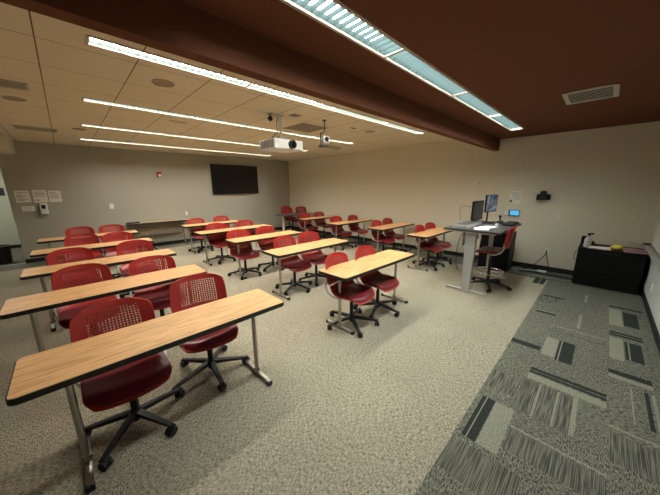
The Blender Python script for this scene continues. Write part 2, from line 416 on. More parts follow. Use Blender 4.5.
def place_table(x, y, rz, label, W=1.54):
    if W not in tmesh:
        tmesh[W] = make_table(label, W); o = tmesh[W]; o.location = (x, y, 0); o.rotation_euler = (0, 0, rz); return o
    return dup(tmesh[W], (x, y, 0), rz, label)
CN = {'L': 'left column', 'M': 'middle column', 'R': 'column along the beige wall'}
tabs = [('L', 0, .435, 2.04, 0, 1.58), ('L', 1, .275, 3.42, 0, 1.61), ('L', 2, .29, 4.72, 0, 1.61), ('L', 3, .28, 6.17, 0, 1.61), ('L', 4, .285, 7.63, 0, 1.61),
        ('M', 0, 2.79, 2.06, 0, 1.54), ('M', 1, 2.86, 3.42, 0, 1.56), ('M', 2, 2.86, 4.82, 0, 1.56), ('M', 3, 2.88, 6.25, 0, 1.82), ('M', 4, 2.90, 7.75, 0, 1.56),
        ('R', 0, 5.72, 2.56, 0, 1.54), ('R', 1, 5.92, 3.74, 0, 1.54), ('R', 2, 5.86, 5.10, 0, 1.54), ('R', 3, 5.96, 6.60, 0, 1.54)]
for c, k, x, y, rz, W in tabs:
    lab = 'oak-top training table with black edge, %s in the %s' % (ORD[k], CN[c])
    if c == 'R': lab = 'oak-top training table, %s in the column along the beige wall' % ('nearest to the standing desk', 'second from the standing desk', 'third from the standing desk', 'fourth from the standing desk')[k]
    place_table(x, y, rz, lab, W)

# ------------------------------------------------------------------ chairs
def back_shell():
    """bright red shell: concave back with a field of punched holes, curving forward into the seat"""
    bm = bm_()
    # u -1..1 across, v 0..1 from the lower edge to the top
    prof = [(.236, .515), (.243, .555), (.250, .60), (.258, .65), (.266, .70), (.274, .75), (.283, .80), (.293, .845), (.304, .888)]
    wid = [.215, .236, .246, .248, .247, .244, .238, .229, .214]
    def P(u, v):
        s = v*(len(prof)-1); i = min(int(s), len(prof)-2); f = s-i
        y = prof[i][0]*(1-f)+prof[i+1][0]*f; z = prof[i][1]*(1-f)+prof[i+1][1]*f; w = wid[i]*(1-f)+wid[i+1]*f
        y -= .055*u*u
        if v > .82: k = (v-.82)/.18; w *= 1-.15*k**2.2; z -= .020*(abs(u)**4)*k
        if v < .15: k = (.15-v)/.15; z += .030*(abs(u)**3)*k
        return Vector((u*w, y, z))
    NU, NV = 24, 21
    u_ = [-1+2*i/NU for i in range(NU+1)]; v_ = [j/NV for j in range(NV+1)]
    G = [[bm.verts.new(P(u, v)) for u in u_] for v in v_]
    for j in range(NV):
        for i in range(NU):
            a, b, c, d = G[j][i], G[j][i+1], G[j+1][i+1], G[j+1][i]
            if 4 <= i < NU-4 and 6 <= j < NV-3:
                m_ = [((u_[i]+u_[i+1])/2, v_[j]+.12/NV), (u_[i+1]-.12*2/NU, (v_[j]+v_[j+1])/2), ((u_[i]+u_[i+1])/2, v_[j+1]-.12/NV), (u_[i]+.12*2/NU, (v_[j]+v_[j+1])/2)]
                D = [bm.verts.new(P(*q)) for q in m_]
                C = [a, b, c, d]
                for k in range(4):
                    bm.faces.new((C[k], C[(k+1) % 4], D[k])); bm.faces.new((D[k-1], C[k], D[k]))
            else: bm.faces.new((a, b, c, d))
    bmesh.ops.recalc_face_normals(bm, faces=bm.faces)
    bmesh.ops.solidify(bm, geom=bm.faces[:], thickness=.008)
    return bm
def seat_pad():
    bm = bm_(); NU, NV = 12, 14; top = []; bot = []
    for j in range(NV+1):
        v = j/NV; y = -.245+.375*v
        w = .236 if v > .25 else .196+.04*math.sin(v/.25*PI/2)
        if v > .85: w = .236-.03*(v-.85)/.15
        tr, br = [], []
        for i in range(NU+1):
            u = -1+2*i/NU
            yy = y+(.035*u*u*(1-v)**2 if v < .5 else 0)
            z = .462-.016*(1-u*u)*math.sin(PI*min(1, v*1.05)) + .010*abs(u)**3 + .012*(v-.3)
            if v < .28: z -= .045*((.28-v)/.28)**2
            e = (abs(u)**8)*.012+(max(0, (abs(2*v-1)**10))*.010)
            tr.append(bm.verts.new((u*w, yy, z-e))); br.append(bm.verts.new((u*w*.97, yy, z-.036+e*.6)))
        top.append(tr); bot.append(br)
    for j in range(NV):
        for i in range(NU):
            bm.faces.new((top[j][i], top[j][i+1], top[j+1][i+1], top[j+1][i])); bm.faces.new((bot[j][i], bot[j+1][i], bot[j+1][i+1], bot[j][i+1]))
        for i in (0, NU): bm.faces.new((top[j][i], top[j+1][i], bot[j+1][i], bot[j][i]))
    for i in range(NU):
        for j in (0, NV): bm.faces.new((top[j][i], top[j][i+1], bot[j][i+1], bot[j][i]))
    return bm
def seat_tray():
    bm = bm_(); NU, NV = 12, 16; G = []
    for j in range(NV+1):
        v = j/NV; y = -.252+.465*v; w = .244 if v > .19 else .200+.044*math.sin(v/.19*PI/2); r = []
        if v > .75: w = .244-.030*((v-.75)/.25)**2
        for i in range(NU+1):
            u = -1+2*i/NU; z = .423+.012*abs(u)**6+.004*(v-.3)
            if v < .21: z -= .045*((.21-v)/.21)**2
            if v > .66: z += .085*((v-.66)/.34)**1.7+.012*u*u*((v-.66)/.34)
            r.append(bm.verts.new((u*w, y+(.035*u*u*(1-v)**2 if v < .4 else 0)-(.03*u*u*(v-.66)/.34 if v > .66 else 0), z)))
        G.append(r)
    for j in range(NV):
        for i in range(NU): bm.faces.new((G[j][i], G[j][i+1], G[j+1][i+1], G[j+1][i]))
    bmesh.ops.recalc_face_normals(bm, faces=bm.faces); bmesh.ops.solidify(bm, geom=bm.faces[:], thickness=-.009)
    return bm
def star_base(ang0, R0=.315):
    bm = bm_(); lathe(bm, [(.030, .055), (.036, .065), (.042, .085), (.042, .115), (.030, .130)], 18)
    for k in range(5):
        a = ang0+2*PI*k/5; mx = Matrix.Rotation(a, 4, 'Z')
        t = bmesh.new(); n = 7; rings = []
        for i in range(n):
            f = i/(n-1); x = .02+f*(R0-.0); w = .031-.012*f; zt = .122-.040*f-.010*math.sin(f*PI*.5)*f; zb = zt-.040+.018*f
            rings.append([t.verts.new(p) for p in ((x, -w*.7, zt), (x, w*.7, zt), (x, w, (zt+zb)/2), (x, w*.6, zb), (x, -w*.6, zb), (x, -w, (zt+zb)/2))])
        for A, B in zip(rings, rings[1:]):
            for q in range(6): t.faces.new((A[q], A[(q+1) % 6], B[(q+1) % 6], B[q]))
        t.faces.new(rings[0][::-1]); t.faces.new(rings[-1])
        merge(bm, t, mx)
    return bm
def caster(a, R0=.315):
    bm = bm_(); mx = Matrix.Rotation(a, 4, 'Z') @ Matrix.Translation((R0+.005, 0, 0)) @ Matrix.Rotation(a*2.7, 4, 'Z')
    for s in (-1, 1): cyl(bm, (-.012, s*.005, .030), (-.012, s*.026, .030), .030, n=18, mx=mx)
    box(bm, -.032, .016, -.019, .019, .026, .058, .008, mx=mx); cyl(bm, (0, 0, .045), (0, 0, .080), .008, n=8, mx=mx)
    return bm
CH_GROUP = 'red swivel chairs at the tables'
def make_chair(label, dz=0., variant=0, ring=False):
    """origin on the floor under the column, front towards -Y"""
    a0 = R((18, 13, -14, 54)[variant])
    t = thing('swivel_chair' if not ring else 'drafting_stool', label, 'chair', (0, 0, 0), 0, CH_GROUP if not ring else None)
    obj('star_base', star_base(a0), 'black', t, True)
    for k in range(5): obj('caster', caster(a0+2*PI*k/5), 'black', t, True)
    bm = bm_(); cyl(bm, (0, 0, .04), (0, 0, .30+dz), .024, n=16); cyl(bm, (0, 0, .29+dz), (0, 0, .405+dz), .015, n=14)
    obj('gas_column', bm, 'black', t, True)
    bm = bm_(); box(bm, -.075, .075, -.10, .11, .392, .425, .010); obj('seat_mechanism', bm, 'black', t, True, (0, 0, dz))
    obj('seat', seat_pad(), 'seat', t, True, (0, 0, dz))
    obj('seat_shell', seat_tray(), 'red', t, True, (0, 0, dz))
    obj('backrest', back_shell(), 'red', t, True, (0, 0, dz))
    for s in (-1, 1):
        bm = bm_()
        tube(bm, [(s*.07, -.02, .408), (s*.17, .0, .408), (s*.245, .07, .422), (s*.262, .16, .462), (s*.260, .205, .53), (s*.252, .205, .60)], .0105, 8)
        obj('back_support', bm, 'silver', t, True, (0, 0, dz))
    if ring:
        bm = bm_(); tube(bm, [(.235*math.cos(2*PI*k/24), .235*math.sin(2*PI*k/24), .275) for k in range(24)], .011, 8, closed=True, smooth=0)
        for k in range(3): a = 2*PI*k/3; cyl(bm, (.02*math.cos(a), .02*math.sin(a), .275), (.235*math.cos(a), .235*math.sin(a), .275), .007, n=8)
        obj('foot_ring', bm, 'chrome', t, True)
    return t
chairs = [('L', 0, 0, .12, 2.18, 0, 1), ('L', 0, 1, .74, 2.38, -9, 2), ('L', 1, 0, 0., 3.68, 0, 1), ('L', 1, 1, .62, 3.56, -5, 2),
          ('L', 2, 0, -.06, 4.95, 3, 0), ('L', 2, 1, .67, 5.0, -3, 1), ('L', 3, 0, .10, 6.55, 0, 2), ('L', 3, 1, .62, 6.3, 3, 3), ('L', 4, 0, .12, 7.9, 0, 0), ('L', 4, 1, .68, 7.85, 2, 1),
          ('M', 0, 0, 2.36, 2.03, 8, 1), ('M', 0, 1, 2.92, 2.03, 4, 3), ('M', 1, 0, 2.60, 3.53, 4, 2), ('M', 1, 1, 3.14, 3.58, -6, 0),
          ('M', 2, 0, 2.37, 4.85, 0, 1), ('M', 2, 1, 3.03, 4.88, 3, 2), ('M', 3, 0, 2.48, 6.25, 0, 0), ('M', 3, 1, 3.24, 6.3, -3, 3), ('M', 4, 0, 2.54, 7.75, 4, 1), ('M', 4, 1, 3.30, 7.9, 0, 2),
          ('R', 0, 0, 5.44, 2.50, 4, 1), ('R', 0, 1, 5.95, 2.52, -3, 2), ('R', 1, 0, 5.52, 3.72, 2, 3), ('R', 1, 1, 6.10, 3.78, 0, 0),
          ('R', 2, 0, 5.52, 5.15, 0, 1), ('R', 2, 1, 6.12, 5.02, 3, 2), ('R', 3, 0, 5.56, 6.65, 0, 0), ('R', 3, 1, 6.22, 6.65, 2, 3)]
cache = {}
def place_chair(x, y, rz, var, label, dz=0.):
    key = (var, dz)
    if key not in cache:
        c = make_chair(label, dz, var); c.location = (x, y, 0); c.rotation_euler = (0, 0, R(rz)); cache[key] = c; return c
    return dup(cache[key], (x, y, 0), R(rz), label)
RW = ['nearest the standing desk', 'second from the standing desk', 'third from the standing desk', 'fourth from the standing desk']
for c, k, s, x, y, rz, var in chairs:
    if c == 'R': lab = 'red swivel chair, %s of two at the beige-wall table %s' % (('left', 'right')[s], RW[k])
    else: lab = 'red swivel chair, %s of two at the %s table in the %s' % (('left', 'right')[s], ORD[k], CN[c])
    place_chair(x, y, rz, var, lab)
place_chair(5.95, 8.10, 6, 0, 'raised red swivel chair at the dark corner table, front left of three', .10)
place_chair(6.30, 8.74, 0, 0, 'raised red swivel chair in the room corner, rearmost of three', .10)
place_chair(6.54, 8.12, -8, 0, 'raised red swivel chair at the dark corner table, right of three', .10)

# corner table, dark top
t = thing('corner_table', 'dark-topped table on pale posts in the far room corner', 'table', (6.02, 7.98, 0))
bm = bm_(); slab(bm, -.70, .70, -.30, .30, .735, .762, .03); obj('tabletop', bm, 'desk', t)
for s in (-1, 1):
    obj('leg', box(bm_(), s*.55-.03, s*.55+.03, -.035, .035, .03, .735, .006), 'pale', t)
    obj('foot', box(bm_(), s*.55-.03, s*.55+.03, -.28, .28, 0, .035, .008), 'pale', t)

# ------------------------------------------------------------------ instructor's standing desk
t = thing('standing_desk', 'tall charcoal-topped standing desk on pale grey T-legs', 'desk', (5.15, 1.40, 0))
obj('desktop', slab(bm_(), -.73, .73, -.41, .41, 1.012, 1.040, .02), 'desk', t)
bm = bm_(); box(bm, -.62, .62, -.03, .03, .965, 1.005, .004); box(bm, -.66, -.58, -.34, .34, .985, 1.012, .004); box(bm, .50, .58, -.34, .34, .985, 1.012, .004)
obj('frame', bm, 'pale', t)
for x in (-.62, .54):
    bm = bm_(); k = 1 if x < 0 else .5; cyl(bm, (0, 0, 0), (0, 0, 1), .5*math.sqrt(2), n=4)
    bmesh.ops.rotate(bm, verts=bm.verts, cent=(0, 0, 0), matrix=Matrix.Rotation(PI/4, 3, 'Z'))
    for v in bm.verts: v.co = Vector((x+v.co.x*.07*k, v.co.y*(.115+.045*v.co.z)*k, .03+v.co.z*.955))
    obj('leg', bm, 'legg', t)
    bm = bm_(); box(bm, x-.035, x+.035, -.31, .31, .006, .034, .006); obj('foot', bm, 'silver', t)
bm = bm_(); box(bm, -.45, .40, .18, .20, .72, 1.0, .003); obj('modesty_panel', bm, 'pale', t)
bm = bm_(); box(bm, .05, .42, -.32, -.02, .955, 1.008, .005); obj('drawer', bm, 'black2', t)

ZD = 1.0405
def sheet(name, x, y, z, w, h, rz, m, label, cat, group=None, th=.0012):
    o = obj(name, box(bm_(), -w/2, w/2, -h/2, h/2, 0, th), m, None, False, (x, y, z)); o.rotation_euler = (0, 0, rz); return tag(o, label, cat, group)
def monitor(x, y, zc, w, h, rz, label, scr='mon'):
    t = thing('computer_monitor', label, 'monitor', (x, y, ZD), rz)
    z0 = zc-ZD
    bm = bm_(); box(bm, -w/2, w/2, -.012, .018, z0-h/2, z0+h/2, .005); box(bm, -w*.3, w*.3, .018, .04, z0-h*.25, z0+h*.25, .008); obj('housing', bm, 'black', t)
    obj('screen', box(bm_(), -w/2+.01, w/2-.01, -.0135, -.0122, z0-h/2+.014, z0+h/2-.01), scr, t)
    bm = bm_(); box(bm, -.02, .02, .04, .055, .01, z0+.05, .004); slab(bm, -.11, .11, -.08, .10, 0, .010, .03); obj('stand', bm, 'black', t)
    return t
monitor(5.54, 1.65, 1.26, .50, .36, R(-3), 'lower left black computer monitor on the standing desk', 'screen')
monitor(5.56, 1.44, 1.40, .46, .31, R(-7), 'higher right computer monitor with a glowing picture on the standing desk')
t = thing('pen_display', 'flat grey pen display lying along the desk edge behind papers', 'display', (4.85, 1.58, ZD), R(-2))
obj('body', box(bm_(), -.34, .34, -.12, .12, .0, .055, .006), 'silver', t); obj('screen_surface', box(bm_(), -.31, .31, -.10, .10, .055, .0565), 'desk', t)
sheet('loose_paper', 4.72, 1.32, ZD, .30, .21, R(18), 'paper2', 'larger white sheet on the standing desk, nearest its left end', 'paper', 'loose papers on the standing desk')
sheet('loose_paper', 4.98, 1.29, ZD, .28, .20, R(-14), 'paper2', 'white sheet on the standing desk beside the monitors', 'paper', 'loose papers on the standing desk')
# mouse, keyboard, document camera
t = thing('keyboard', 'black keyboard at the right part of the standing desk', 'keyboard', (5.58, 1.10, ZD), R(2)); t.scale = (1.25, 1.3, 1.6)
obj('case', box(bm_(), -.20, .20, -.065, .065, 0, .016, .004), 'black', t)
bm = bm_()
for i in range(14):
    for j in range(4): box(bm, -.185+i*.0265, -.163+i*.0265, -.055+j*.028, -.032+j*.028, .016, .021)
obj('keys', bm, 'black2', t)
t = thing('desk_phone', 'small black conference phone with raised base behind the keyboard', 'phone', (5.60, 1.27, ZD), R(10)); t.scale = (1.3, 1.3, 1.0)
bm = bm_(); slab(bm, -.07, .07, -.05, .05, 0, .02, .02); cyl(bm, (0, 0, .02), (0, 0, .05), .045, .028); obj('base', bm, 'black', t, True)
bm = bm_(); cyl(bm, (0, 0, .045), (0, .01, .12), .010); sph(bm, (0, .01, .13), .020); obj('microphone', bm, 'black', t, True)
bm = bm_(); box(bm, -.03, .03, -.02, .02, 0, .045, .006)
tag(obj('adapter_box', bm, 'white', None, False, (5.18, 1.22, ZD)), 'small white adapter on the standing desk right of papers', 'adapter')
bm = bm_(); cyl(bm, (0, 0, 0), (0, 0, .075), .014); tag(obj('marker_pen', bm, 'white', None, True, (4.97, 1.73, ZD)), 'white marker standing upright behind the pen display', 'marker')
bm = bm_(); tube(bm, [(5.00, 1.75, ZD+.004), (5.04, 1.78, 1.17), (5.06, 1.80, 1.30), (5.12, 1.80, 1.36), (5.20, 1.66, 1.345)], .003, 6)
tag(obj('monitor_cable', bm, 'black'), 'thin black cable arching up beside the lower monitor', 'cable')
# stool
st = make_chair('tall red drafting stool with chrome foot ring tucked at the standing desk', .20, 0, True)
st.location = (5.02, 1.21, 0); st.rotation_euler = (0, 0, R(184))
# equipment under/behind desk
t = thing('equipment_cabinet', 'low black equipment cabinet against the beige wall behind the stool', 'cabinet', (6.30, 1.43, 0))
obj('body', box(bm_(), -.22, .22, -.27, .27, .03, .80, .006), 'cabin', t)
obj('door', box(bm_(), -.232, -.221, -.262, .262, .05, .785, .003), 'cabin', t)
obj('plinth', box(bm_(), -.19, .20, -.24, .24, 0, .03), 'black2', t)
bm = bm_(); tube(bm, [(5.02, 1.60, .92), (5.00, 1.58, .70), (4.96, 1.55, .58), (4.99, 1.48, .55), (5.03, 1.42, .60), (5.06, 1.40, .96)], .005, 6)
tag(obj('power_cable', bm, 'white'), 'white cable hanging in a loop beneath the standing desk', 'cable')
bm = bm_(); tube(bm, [(4.95, 1.66, .95), (4.96, 1.74, .70), (5.10, 1.80, .40), (5.35, 1.86, .12), (5.6, 1.88, .012)], .006, 6)
tag(obj('power_cable', bm, 'black'), 'dark cable running from the desk left side down to the floor', 'cable')

# ------------------------------------------------------------------ beige wall items
def plate(name, x, y, z, w, h, label, cat, m='white', d=.008, axis='x', group=None):
    """wall plate: axis x = on the beige wall, y = on the grey wall; centre y or x, z"""
    t = thing(name, label, cat, (XW, y, z) if axis == 'x' else (x, YW, z), R(-90) if axis == 'x' else 0, group)
    # local: +X along wall, -Y into the room
    obj('cover_plate', box(bm_(), -w/2, w/2, -d, 0, -h/2, h/2, .002), m, t)
    return t
def outlet(t, d=.008):
    for s in (-1, 1): obj('socket', box(bm_(), -.017, .017, -d-.002, -d+.001, s*.022-.014, s*.022+.014, .001), 'paper', t)
t = plate('notice_sign', 0, 1.335, 1.475, .215, .27, 'pale printed notice above the blue-lit panel on the beige wall', 'sign', 'paper', .006)
bm = bm_()
for z, w in ((.09, .17), (.055, .16), (.02, .13), (-.015, .14), (-.045, .09)): box(bm, .09-w, .09, -.008, -.006, z, z+.006)
box(bm, -.09, -.045, -.008, -.006, -.11, -.05)
obj('print', bm, 'ink', t)
t = plate('touch_panel', 0, 1.31, 1.145, .20, .125, 'small blue-lit touch panel on the beige wall above the stool', 'touch panel', 'black', .02)
obj('screen', box(bm_(), -.075, .088, -.0215, -.0202, -.045, .052), 'blue', t)
t = plate('wall_switch', 0, 1.455, 1.15, .07, .115, 'white switch plate directly left of the blue-lit touch panel', 'switch')
obj('rocker', box(bm_(), -.016, .016, -.012, -.007, -.033, .033, .002), 'white', t)
t = plate('wall_phone', 0, .855, 1.49, .22, .10, 'black wall phone and holder mounted on the beige wall', 'phone', 'black', .06)
obj('handset', box(bm_(), -.11, .11, -.075, -.03, -.055, -.02, .01), 'black', t)
bm = bm_(); box(bm, -.05, .035, -.085, -.01, -.03, .12, .010); obj('cradle', bm, 'black2', t)
bm = bm_(); box(bm, .04, .10, -.04, -.005, .03, .07, .008); box(bm, -.10, -.055, -.04, -.005, .03, .075, .008); obj('clip', bm, 'silver', t)
t = plate('wall_switch', 0, .585, 1.135, .075, .115, 'white switch plate on the beige wall above the black cabinet', 'switch', 'white')
obj('rocker', box(bm_(), -.016, .016, -.012, -.007, -.033, .033, .002), 'white', t)
t = plate('wall_outlet', 0, .66, .42, .075, .12, 'wall outlet with two cords plugged in on the beige wall', 'outlet', 'paper'); outlet(t)
bm = bm_(); tube(bm, [(XW-.012, .66, .44), (XW-.05, .665, .42), (XW-.045, .68, .33), (XW-.05, .79, .16), (XW-.06, .93, .012), (6.60, 1.3, .008), (6.56, 1.6, .008)], .006, 6)
tag(obj('outlet_lead', bm, 'black'), 'black cord from the outlet running left along the baseboard', 'cord')
bm = bm_(); tube(bm, [(XW-.012, .66, .40), (XW-.05, .655, .37), (XW-.045, .63, .25), (XW-.055, .57, .06), (XW-.08, .53, .010), (6.70, .49, .008)], .006, 6)
tag(obj('outlet_lead', bm, 'black2'), 'short dark cord dropping right from the wall outlet', 'cord')
bm = bm_(); box(bm, -.03, .03, -.07, .07, 0, .035, .008)
tag(obj('power_adapter', bm, 'white', None, True, (6.66, .67, 0)), 'white power adapter lying on the carpet below the outlet', 'adapter')
bm = bm_(); tube(bm, [(6.66, .745, .012), (6.64, .84, .006), (6.58, .99, .006), (6.64, 1.10, .006), (6.55, 1.25, .006), (6.45, 1.05, .006)], .005, 6)
tag(obj('white_cable', bm, 'white'), 'thin white cable snaking over the carpet left of the adapter', 'cable')
bm = bm_(); cyl(bm, (0, 0, 0), (-.006, 0, 0), .012); tag(obj('wall_hook', bm, 'black2', None, True, (XW-.001, 2.05, 1.78)), 'tiny dark hook high on the beige wall left of the monitors', 'hook')

# file cabinet with clutter
CX, CY, CW, CD, CHh = 6.50, -.20, .78, .60, .665
t = thing('file_cabinet', 'wide black lateral file cabinet in the corner by the whiteboard wall', 'cabinet', (CX, CY, 0))
obj('body', box(bm_(), -CD/2+.012, CD/2, -CW/2, CW/2, .03, CHh, .004), 'cabin', t)
obj('plinth', box(bm_(), -CD/2+.03, CD/2, -CW/2+.02, CW/2-.02, 0, .03), 'black2', t)
for z0, z1 in ((.04, .345), (.352, .655)):
    dr = obj('drawer', box(bm_(), -CD/2, -CD/2+.012, -CW/2+.008, CW/2-.008, z0, z1, .003), 'cabin', t)
    obj('handle', box(bm_(), -CD/2-.012, -CD/2+.001, -.12, .12, z1-.055, z1-.040, .003), 'black', dr)
zc = CHh+.0005
t = thing('spray_bottle', 'frosted spray bottle with dark trigger on the black cabinet', 'bottle', (6.33, .09, zc), R(120)); t.scale = (1.2, 1.2, 1.2)
bm = bm_(); lathe(bm, [(.034, 0), (.040, .01), (.040, .10), (.034, .125), (.014, .150), (.014, .165)], 18); obj('bottle', bm, 'bottle', t, True)
bm = bm_(); cyl(bm, (0, 0, .165), (0, 0, .185), .015); box(bm, -.05, .018, -.010, .010, .182, .205, .004); obj('trigger_head', bm, 'black', t, True)
bm = bm_(); cyl(bm, (.0, 0, .205), (0, 0, .215), .008); obj('cap', bm, 'white', t)
t = thing('desk_organizer', 'black upright organizer at the left end of the black cabinet', 'organizer', (6.50, .125, zc))
bm = bm_(); box(bm, -.12, .12, -.055, .055, 0, .012, .003); box(bm, -.12, .12, .045, .055, 0, .16, .003); box(bm, -.12, .12, -.005, .004, 0, .14, .003); box(bm, .10, .12, -.055, .055, 0, .15, .003)
obj('tray', bm, 'black', t)
bm = bm_(); tube(bm, [(6.28, .196, .62), (6.26, .215, .58), (6.25, .225, .50), (6.27, .215, .44), (6.30, .198, .43)], .004, 6)
tag(obj('wire_loop', bm, 'black'), 'thin wire loop hanging off the left side of the black cabinet', 'wire')
t = thing('tape_dispenser', 'dark grey tape dispenser behind the spray bottle on the cabinet', 'tape dispenser', (6.56, .02, zc), R(-80))
bm = bm_(); box(bm, -.07, .07, -.025, .025, 0, .03, .008); cyl(bm, (-.01, -.018, .045), (-.01, .018, .045), .032); obj('body', bm, 'black2', t, True)
def stack(name, x, y, w, d, n, th, cols, rz, labels, cat, group=None):
    z = zc
    for i in range(n):
        o = obj(name, box(bm_(), -w/2, w/2, -d/2, d/2, 0, th), cols[i], None, False, (x+random.uniform(-.008, .008), y+random.uniform(-.01, .01), z))
        o.rotation_euler = (0, 0, rz+random.uniform(-.1, .1)); tag(o, labels[i], cat, group); z += th+.0004
    return z
stack('paper_stack', 6.32, -.06, .20, .27, 2, .009, ['pink', 'paper'], R(4), ['pinkish paper stack under the white one beside the spray bottle', 'off-white paper stack on top beside the spray bottle'], 'paper stack', 'papers on the black cabinet')
stack('folder', 6.52, -.33, .23, .30, 1, .012, ['orange'], R(-3), ['orange folder lying behind the yellow cloth on the cabinet'], 'folder')
stack('folder', 6.33, -.46, .24, .24, 3, .010, ['purple', 'pink', 'purple'], R(3), ['bottom mauve folder of three at the cabinet right end', 'pink folder between two mauve ones at the cabinet right end', 'topmost mauve folder of three at the cabinet right end'], 'folder', 'folders at the right end of the black cabinet')
bm = bm_(); sph(bm, (0, 0, .04), .062, 1, 1.1, .75, 12)
for v in bm.verts: v.co += Vector((random.uniform(-.007, .007), random.uniform(-.007, .007), random.uniform(-.004, .006)))
zmin = min(v.co.z for v in bm.verts)
for v in bm.verts: v.co.z -= zmin
tag(obj('yellow_cloth', bm, 'yellow', None, True, (6.33, -.265, zc)), 'crumpled bright yellow cloth in the middle of the black cabinet', 'cloth')

# whiteboard wall
t = thing('whiteboard_tray', 'long aluminium marker tray on the white right-hand wall', 'tray', (4.2, YR, .745))
bm = bm_(); box(bm, -2.2, 2.50, 0, .085, -.012, 0, .003); box(bm, -2.2, 2.50, .078, .090, -.012, .014, .003); box(bm, -2.2, 2.5, 0, .01, -.012, .03, .002)
obj('tray', bm, 'tray', t)
bm = bm_(); box(bm, 2.495, 2.51, 0, .092, -.014, .03, .003); obj('end_cap', bm, 'black2', t)
t = thing('wall_outlet', 'white outlet low on the right-hand white wall beside the cabinet', 'outlet', (5.60, YR, .32), R(180))
obj('cover_plate', box(bm_(), -.04, .04, -.008, 0, -.06, .06, .002), 'white', t); outlet(t)

# ------------------------------------------------------------------ grey wall items
t = thing('television', 'large black flat television mounted on the grey wall', 'television', (4.47, YW-.003, 2.01))
obj('housing', box(bm_(), -.86, .86, -.065, -.02, -.495, .495, .008), 'tvframe', t)
obj('screen', box(bm_(), -.845, .845, -.0665, -.0652, -.475, .48), 'screen', t)
obj('wall_bracket', box(bm_(), -.3, .3, -.02, 0, -.2, .2, .003), 'black2', t)
t = thing('fire_alarm', 'red fire alarm with white strobe high on the grey wall', 'fire alarm', (2.10, YW, 2.12))
obj('housing', box(bm_(), -.06, .06, -.05, 0, -.08, .08, .008), 'alarm', t); obj('strobe', box(bm_(), -.035, .045, -.075, -.05, -.06, .005, .01), 'strobe', t)
def notice(x0, x1, z0, z1, label, lines, rz=0, header=False):
    t = thing('wall_notice', label, 'notice', ((x0+x1)/2, YW, (z0+z1)/2), 0, 'printed notices on the grey wall'); w, h = x1-x0, z1-z0
    obj('paper', box(bm_(), -w/2, w/2, -.003, -.0005, -h/2, h/2), 'paper', t)
    bm = bm_()
    for f, a in lines: box(bm, -w*.40, -w*.40+w*.8*a, -.0045, -.003, h*f, h*f+h*.035)
    obj('print', bm, 'ink', t); t.rotation_euler = (0, rz, 0); return t
notice(-.81, -.58, 1.42, 1.69, 'leftmost printed notice on the grey wall, with a sketchy plan', ((.3, 1), (.12, .5), (.02, .8), (-.1, .5), (-.25, .9), (-.36, .6)), R(-1))
notice(-.53, -.30, 1.41, 1.70, 'middle one of three large printed notices on the grey wall', ((.32, .9), (.2, 1), (.1, .9), (-.02, 1), (-.36, .35), (-.30, .35)), R(-1))
notice(-.275, -.06, 1.41, 1.68, 'rightmost of three large printed notices on the grey wall', ((.32, .6), (.2, 1), (.08, .8), (-.05, 1), (-.16, .9)), R(2))
notice(-.755, -.55, 1.22, 1.335, 'small printed notice strip below the leftmost large notice', ((.15, .8), (-.15, 1)))
t = thing('hand_sanitizer_dispenser', 'white hand sanitizer dispenser below the notices on the grey wall', 'dispenser', (-.40, YW, 1.265))
bm = bm_(); box(bm, -.065, .065, -.10, 0, -.13, .13, .015); obj('housing', bm, 'white', t, True)
bm = bm_(); box(bm, -.035, .035, -.104, -.098, .0, .09, .004); obj('window', bm, 'black', t); obj('nozzle', box(bm_(), -.025, .025, -.085, -.03, -.145, -.128, .004), 'black2', t)
t = plate('wall_switch', .87, 0, 1.255, .09, .14, 'white thermostat-like switch alone on the middle grey wall', 'switch', 'white', .02, 'y')
obj('display', box(bm_(), -.025, .025, -.022, -.019, .0, .04), 'paper', t)
t = plate('wall_outlet', 2.72, 0, .93, .07, .12, 'small white outlet above the right end of the wall table', 'outlet', 'white', .008, 'y'); outlet(t)
# wall side table
t = thing('wall_table', 'long narrow tan-topped side table with modesty panel against the grey wall', 'table', (1.88, 9.16, 0)); t.scale = (.97, 1, 1.045)
obj('tabletop', slab(bm_(), -.80, .80, -.21, .21, .712, .737, .02), 'oak2', t); obj('edge_band', slab(bm_(), -.806, .806, -.216, .216, .704, .7355, .024), 'edge', t)
obj('modesty_panel', box(bm_(), -.66, .64, .06, .08, .36, .70, .003), 'speaker', t)
for s in (-1, 1):
    x = s*.66; obj('leg', cyl(bm_(), (x, 0, .03), (x, 0, .705), .019), 'nickel', t, True); obj('foot', box(bm_(), x-.02, x+.02, -.20, .20, 0, .035, .008), 'black', t)
bm = bm_(); box(bm, -.14, .14, -.10, .10, 0, .03, .004); tag(obj('binder', bm, 'black2', None, False, (1.25, 9.13, .7708)), 'dark binder lying on the left end of the wall table', 'binder')

# hall beyond the opening
t = thing('waste_bin', 'black waste bin standing in the hallway opening', 'waste bin', (-1.30, 9.84, 0))
bm = bm_(); lathe(bm, [(.14, 0), (.15, .01), (.18, .40), (.185, .42), (.17, .42), (.13, .02)], 22); obj('body', bm, 'black', t, True)
bm = bm_(); tube(bm, [(.183*math.cos(2*PI*k/20), .183*math.sin(2*PI*k/20), .42) for k in range(20)], .008, 6, True, 0); obj('liner_rim', bm, 'pale', t, True)
tag(obj('hall_sign', box(bm_(), -.16, .14, -.02, 0, -.11, .11, .004), 'black2', None, False, (-1.37, 12.2, 1.66)), 'small dark plaque on the pale green hallway wall', 'sign')

